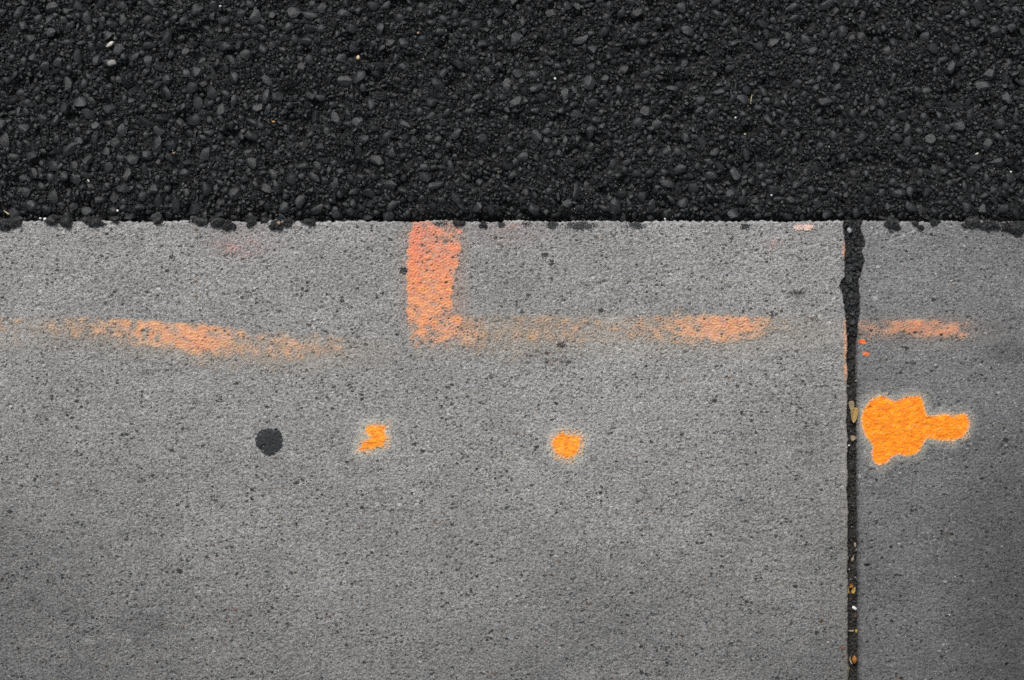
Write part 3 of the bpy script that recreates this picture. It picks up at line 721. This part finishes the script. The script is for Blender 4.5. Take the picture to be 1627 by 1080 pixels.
TAR = (.030, .032, .034)
for k, (cx, cy, rx, ry, dn, lab) in enumerate([(700, 355, 14, 5, .6, 'dark asphalt smudge on the top end of the salmon bar'), (838, 356, 10, 5, .5, 'small dark asphalt smudge on the slab edge right of the salmon bar'),
        (877, 357, 9, 7, .95, 'dense dark asphalt smudge on the slab edge, right of a paler smudge'), (923, 358, 24, 8, .75, 'wide dark asphalt smudge on the slab edge'),
        (1008, 358, 19, 7, .75, 'dark asphalt smudge on the slab edge above the middle of the streak'), (1184, 360, 8, 5, .9, 'small round asphalt smudge left of the pale pink patch'),
        (797, 357, 7, 5, .9, 'small dark asphalt smudge between two asphalt lumps and the wide smudge'), (641, 430, 7, 6, .9, 'small black mark touching the left side of the salmon bar'), (1268, 464, 13, 4, .5, 'dark scuff at the lower end of the scratches'),
        (892, 547, 8, 6, .6, 'dark speck in the faded streak right of the salmon bar')]):
    paint('asphalt_smudge', SP, SH, (cx - rx * 1.6, cy - ry * 1.8, cx + rx * 1.6, cy + ry * 1.8), ell(cx, cy, rx, ry, dn, .7), TAR, (.07, .07, .07), 410 + 3 * k, lab, 'smudge', 'asphalt smudges on the slab', follow=.25, lift=.00050)
# ------------------------------------------------------------------ chewing gum
def gum(cx, cy, rad, P, label):
    nr, nt_ = 13, 64; V = []; r = np.random.default_rng(4)
    ph = r.uniform(0, 6.28, 6); ragged = r.normal(size=nt_)
    for k in range(nr + 1):
        for t in range(nt_):
            a = 2 * math.pi * t / nt_
            w = 1 + .035 * math.sin(3 * a + ph[0]) + .03 * math.sin(5 * a + ph[1]) + .022 * math.sin(9 * a + ph[2]) + .02 * math.sin(15 * a + ph[3]) + .028 * ragged[t]
            q_ = k / nr; rr = rad * MM * w * min(1, q_ * 1.03)
            x, y = X(cx) + rr * math.cos(a), Y(cy) + rr * math.sin(a)
            zz = slab_z(x, y, P); top = .0007 * (1 - q_ ** 3) + .00015
            V.append((x, y, (zz * .8 + top + r.normal(0, .00007)) if k < nr else zz - .0004))
    Fq = []
    for k in range(nr):
        for t in range(nt_):
            a, b = k * nt_ + t, k * nt_ + (t + 1) % nt_
            Fq.append((a, a + nt_, b + nt_, b))
    me = mesh_from('chewing_gum', np.array(V), np.array(Fq), [plain('old_gum', (.026, .029, .031), .7, .35, 500, .5, .0008)])
    tag(link('chewing_gum', me), label, 'gum')
gum(428, 701, 22.5, SP, 'flat round black chewing gum spot on the light concrete slab')

# ------------------------------------------------------------------ small loose things
def add_obj(name, V, Fl, mat, loc, rot, label, cat, group=None):
    me = bpy.data.meshes.new(name); me.from_pydata([tuple(v) for v in V], [], [tuple(f) for f in Fl]); me.materials.append(mat)
    me.polygons.foreach_set('use_smooth', [True] * len(me.polygons)); me.update()
    o = link(name, me); o.location = loc; o.rotation_euler = rot
    return tag(o, label, cat, group)

def leaf_mesh(L, W, fold, curl, tip=.9):
    """a folded, curled leaf with a little thickness"""
    nu, nv = 10, 7; top, V, Fl = [], [], []
    for a in range(nu):
        u = a / (nu - 1); wd = W * 1.75 * ((u + .02) ** .32) * ((1.0 - u) ** .72) + W * .03
        for b in range(nv):
            v = b / (nv - 1) * 2 - 1
            V.append((v * wd, (u - .5) * L, fold * abs(v) * wd - .25 * fold * W + curl * L * (u - .5) ** 2))
    n = len(V)
    V += [(x, y, zz - .00015) for x, y, zz in V]
    for a in range(nu - 1):
        for b in range(nv - 1):
            i = a * nv + b; Fl.append((i, i + 1, i + nv + 1, i + nv)); Fl.append((n + i, n + i + nv, n + i + nv + 1, n + i + 1))
    rim = [b for b in range(nv)] + [a * nv + nv - 1 for a in range(1, nu)] + [(nu - 1) * nv + b for b in range(nv - 2, -1, -1)] + [a * nv for a in range(nu - 2, 0, -1)]
    for p, q_ in zip(rim, rim[1:] + rim[:1]): Fl.append((p, n + p, n + q_, q_))
    return V, Fl
def seed_mesh(L, W, H, point=.6):
    nu, nv = 9, 10; V, Fl = [], []
    for a in range(nu):
        u = a / (nu - 1); s = math.sin(math.pi * u) ** (point if u < .5 else .9) if 0 < u < 1 else .02
        for b in range(nv):
            t = 2 * math.pi * b / nv; V.append((W / 2 * s * math.cos(t), (u - .5) * L, H / 2 * s * math.sin(t) * (1.0 if math.sin(t) > 0 else .7)))
    for a in range(nu - 1):
        for b in range(nv):
            i, j = a * nv + b, a * nv + (b + 1) % nv; Fl.append((i, i + nv, j + nv, j))
    Fl.append(tuple(range(nv))); Fl.append(tuple((nu - 1) * nv + b for b in range(nv - 1, -1, -1)))
    return V, Fl
def straw_mesh(L, r0, bend):
    nu, nv = 9, 6; V, Fl = [], []
    for a in range(nu):
        u = a / (nu - 1); rr = r0 * (1 - .55 * u)
        for b in range(nv):
            t = 2 * math.pi * b / nv; V.append((rr * math.cos(t) + bend * L * (u - .5) ** 2, (u - .5) * L, rr * math.sin(t)))
    for a in range(nu - 1):
        for b in range(nv):
            i, j = a * nv + b, a * nv + (b + 1) % nv; Fl.append((i, i + nv, j + nv, j))
    Fl.append(tuple(range(nv))); Fl.append(tuple((nu - 1) * nv + b for b in range(nv - 1, -1, -1)))
    return V, Fl
def chip_mesh(a, b, c, seed):
    v, f = hull_rock(22, seed, .22); return [tuple(p) for p in v * np.array([a, b, c])], [tuple(q_) for q_ in f]

GOLD = plain('dry_leaf_gold', (.40, .27, .10), .6, .35, 500); AMBER = plain('seed_amber', (.33, .13, .02), .5, .4, 500); YEL = plain('seed_yellow', (.42, .27, .05), .5, .3, 500)
TAN = plain('flake_tan', (.32, .25, .16), .8, .35, 500); WHITE = plain('pebble_white', (.72, .72, .70), .6, .12, 500); STRAW = plain('straw', (.55, .45, .22), .7, .3, 500)
PALE = plain('chip_pale', (.62, .60, .50), .7, .15, 500); GREY = plain('chip_grey', (.22, .22, .21), .7, .3, 500); CRYST = plain('quartz', (.25, .26, .27), .2, .3, 500)
J = -.0075
def leafy(px, py, L, W, rz, mat, label, name='leaf_husk', cat='husk', zz=J, fold=.7, curl=.35, tilt=(0, 0), group=None):
    V, Fl = leaf_mesh(L * MM, W * MM / 2, fold, curl); return add_obj(name, V, Fl, mat, (X(px), Y(py), zz), (tilt[0], tilt[1], rz), label, cat, group)
def seedy(px, py, L, W, rz, mat, label, name='seed', cat='seed', zz=J, group=None):
    V, Fl = seed_mesh(L * MM, W * MM, W * MM * .7); return add_obj(name, V, Fl, mat, (X(px), Y(py), zz), (R.uniform(-.2, .2), 0, rz), label, cat, group)
def strawy(px, py, L, r0, rz, mat, label, bend=.3, name='straw', cat='straw', zz=J, group=None):
    V, Fl = straw_mesh(L * MM, r0 * MM, bend); return add_obj(name, V, Fl, mat, (X(px), Y(py), zz), (R.uniform(-.15, .15), 0, rz), label, cat, group)
def chip(px, py, a, b, rz, mat, label, seed, name='stone_chip', cat='chip', zz=0.0, group=None):
    V, Fl = chip_mesh(a * MM, b * MM, min(a, b) * MM * .7, seed); return add_obj(name, V, Fl, mat, (X(px), Y(py), zz), (R.uniform(-.3, .3), R.uniform(-.3, .3), rz), label, cat, group)

leafy(1358.5, 660, 25, 12, math.pi - .08, GOLD, 'golden dry leaf husk with pointed tip in the joint beside the blotch', zz=-.0045, fold=.9)
leafy(1355, 646, 18, 9, math.pi + .1, TAN, 'dull tan husk tucked behind the golden husk in the joint', zz=-.0062)
leafy(1357, 696, 9, 9, .6, TAN, 'small grey-tan flake in the joint just below the golden husk', name='leaf_flake', cat='flake', zz=-.006)
chip(1351, 708, 2.6, 1.8, .4, WHITE, 'tiny white grain in the joint below the tan flake', 21, 'pebble', 'pebble', -.006)
seedy(1361, 867, 9, 4, .1, TAN, 'upper of two small tan seeds in the lower joint', zz=-.0065)
seedy(1357, 890, 8, 5, -.3, TAN, 'lower of two small tan seeds in the lower joint', zz=-.0065)
strawy(1350.5, 939, 12, 1.6, .05, GOLD, 'thin golden husk strip left of the amber husk in the joint', .5, 'husk_strip', 'husk')
leafy(1358.5, 939, 11, 6, -.45, YEL, 'curled golden yellow husk in the joint above the white pebble', zz=-.006, fold=.5)
leafy(1354.5, 932, 7, 6, .2, AMBER, 'small amber brown husk in the joint above the white pebble', zz=-.0065)
chip(1359.5, 967, 5.4, 3.3, -.6, WHITE, 'white pebble lodged in the joint', 33, 'pebble', 'pebble', -.0045)
leafy(1361, 978, 9, 4, .05, plain('husk_brown', (.10, .05, .03), .7), 'dark brown husk right under the white pebble', zz=-.0062)
strawy(1354.5, 1004.5, 9, 1.9, math.pi / 2, TAN, 'short grey-tan stem lying across the joint', .1, 'stem', 'stem')
seedy(1362.5, 1004, 6.5, 4.5, .1, YEL, 'shiny yellow grain at the end of the short stem', zz=-.0055)
seedy(1359.5, 1049.5, 14, 8.5, .05, AMBER, 'plump amber orange seed near the bottom of the joint', zz=-.0055)
strawy(1353.5, 1052, 12, 1.1, .25, STRAW, 'pale fibre curling round the left side of the amber seed', .6, 'fibre', 'fibre')
strawy(1350, 1070, 15, 1.4, -.2, STRAW, 'pale straw piece at the very bottom of the joint', .25)
chip(1349.5, 366, 4.2, 5.5, .2, CRYST, 'glassy grey crystal at the top of the black joint filling', 55, 'crystal', 'crystal', 0.0)

RZ = lambda px, py: float(road_level(X(px), Y(py)))
def onroad(px, py, h=.0012): return RZ(px, py) + h
chip(175, 69.5, 8.5, 3.6, .55, PALE, 'pale wood-like sliver on the asphalt, largest bright chip of all', 61, 'sliver', 'sliver', onroad(175, 69, .0030))
chip(176, 99, 10, 5.5, .1, GREY, 'grey uncoated stone just below the pale sliver', 62, 'bare_stone', 'stone', onroad(176, 99, .0018))
chip(349, 9, 2.6, 2.2, .1, WHITE, 'white speck of stone at the top edge of the asphalt', 63, zz=onroad(349, 9))
chip(569, 90.5, 3.6, 4.0, .3, plain('grain_beige', (.68, .50, .30), .6, .15), 'round beige grain on the asphalt between coated stones', 64, 'sand_grain', 'grain', onroad(569, 90, .0024))
chip(434, 192.5, 3.0, 2.2, 0, plain('grain_tan', (.45, .28, .12), .7), 'small tan grain on the asphalt left of the middle', 65, 'sand_grain', 'grain', onroad(434, 192))
chip(664, 51, 2.5, 2.2, 0, TAN, 'small tan grain above a bluish coated stone', 66, 'sand_grain', 'grain', onroad(664, 51, .0016))
chip(882, 124.5, 2.4, 2.3, 0, WHITE, 'single white grain near the middle of the asphalt', 67, 'sand_grain', 'grain', onroad(882, 124))
chip(275, 242.5, 3.2, 1.8, .1, plain('grain_salmon', (.55, .30, .16), .7), 'salmon brown grain beside a large coated stone at left', 68, 'sand_grain', 'grain', onroad(275, 242))
chip(140, 287, 3.6, 1.5, -.9, PALE, 'narrow whitish chip in the lower left asphalt', 69, zz=onroad(140, 287))
chip(793, 272, 2.8, 2.4, 0, TAN, 'tan grain beside a stone above the salmon bar', 70, 'sand_grain', 'grain', onroad(793, 272))
strawy(1194, 157, 15, .9, -.15, STRAW, 'thin pale fibre on the asphalt right of the middle', .1, 'fibre', 'fibre', onroad(1194, 157))
chip(1185.5, 211, 2.2, 2.0, 0, plain('grain_yellow', (.6, .52, .25), .6), 'yellowish grain on the asphalt below the thin fibre', 71, 'sand_grain', 'grain', onroad(1185, 211))
chip(1169, 186.5, 2.2, 1.8, 0, WHITE, 'white grain left below the thin fibre on the asphalt', 72, 'sand_grain', 'grain', onroad(1169, 186))
chip(1553, 243.5, 3.4, 1.8, .4, PALE, 'pale chip in the asphalt near the right border', 73, zz=onroad(1553, 243))
chip(1611, 271.5, 2.2, 2.2, 0, WHITE, 'white grain in the asphalt at the right border', 74, 'sand_grain', 'grain', onroad(1611, 271))
chip(1226, 309.5, 2.2, 2.2, 0, WHITE, 'white grain in the asphalt a little above the slab edge', 75, 'sand_grain', 'grain', onroad(1226, 309))
strawy(10, 337.5, 10, 1.3, .95, STRAW, 'short straw piece on the asphalt in the far left', .1, zz=onroad(10, 337, .0045))
chip(64.5, 347, 3.0, 2.0, -.2, WHITE, 'left one of two white grains on the slab edge at left', 76, 'sand_grain', 'grain', .0012)
chip(72.5, 348.5, 3.6, 3.0, 0, WHITE, 'right and larger one of two white grains on the slab edge', 77, 'sand_grain', 'grain', .0014)
chip(187, 334.5, 2.6, 2.0, -.4, WHITE, 'white grain above the asphalt lumps at left', 78, 'sand_grain', 'grain', onroad(187, 334, .004))
chip(444, 355, 4.2, 4.2, 0, plain('chip_brown', (.42, .25, .13), .7, .4), 'brown stone chip stuck in an asphalt lump on the slab edge', 79, zz=.0052)
chip(915, 330.5, 3.2, 1.8, 0, PALE, 'pale grain in the dark gap before the slab', 80, 'sand_grain', 'grain', onroad(915, 330, .003))
chip(1057, 347.5, 2.0, 2.0, 0, WHITE, 'white grain in the gap right at the slab edge', 81, 'sand_grain', 'grain', -.002)

# loose grit on the concrete: far too fine to count
pos, scl, col = [], [], []
SPECK = [(374, 968, 'r', 3), (364, 986, 't', 2.4), (291, 995, 'r', 2.6), (448, 823, 'o', 3), (471, 908, 'o', 3), (530, 917, 'o', 3), (83, 904, 'y', 2.2), (121, 950, 'y', 2), (525, 980, 'r', 2.6), (570, 838, 't', 2.4), (340, 865, 'r', 1.8), (347, 880, 't', 1.8), (808, 728, 'y', 2.6), (1241, 930, 'y', 2.5), (457, 917, 'o', 2), (87, 1077, 'y', 2), (1312, 912, 'o', 2), (1338, 1030, 'r', 3), (1341, 1042, 'r', 2.6)]
HUE = {'r': (.22, .075, .03), 't': (.34, .20, .12), 'o': (.16, .16, .09), 'y': (.38, .32, .16), 'w': (.68, .68, .65), 'k': (.02, .02, .02), 'g': (.18, .18, .18)}
for a, b, c, s in SPECK:
    pos.append((X(a), Y(b), slab_z(X(a), Y(b), SP) + .0003)); scl.append([s * MM, s * MM * .8, s * MM * .6]); col.append(HUE[c])
for _ in range(520):
    a, b = R.uniform(-80, 1700), R.uniform(372, 1150)
    if 1326 < a < 1380: continue
    Pp = SP if a < 1345 else TP; s = R.choice([.9, 1.1, 1.3, 1.3, 1.7])
    pos.append((X(a), Y(b), slab_z(X(a), Y(b), Pp) + .0002)); scl.append([s * MM * R.uniform(.8, 1.2) for _ in range(2)] + [s * MM * .6]); col.append(HUE[R.choice('wwwgkkkktyro')])
tag(colored_rocks('loose_grit', np.array(pos), np.array(scl), np.array(col), 91), 'fine scattered grit and sand on the concrete slabs', 'grit', kind='stuff')
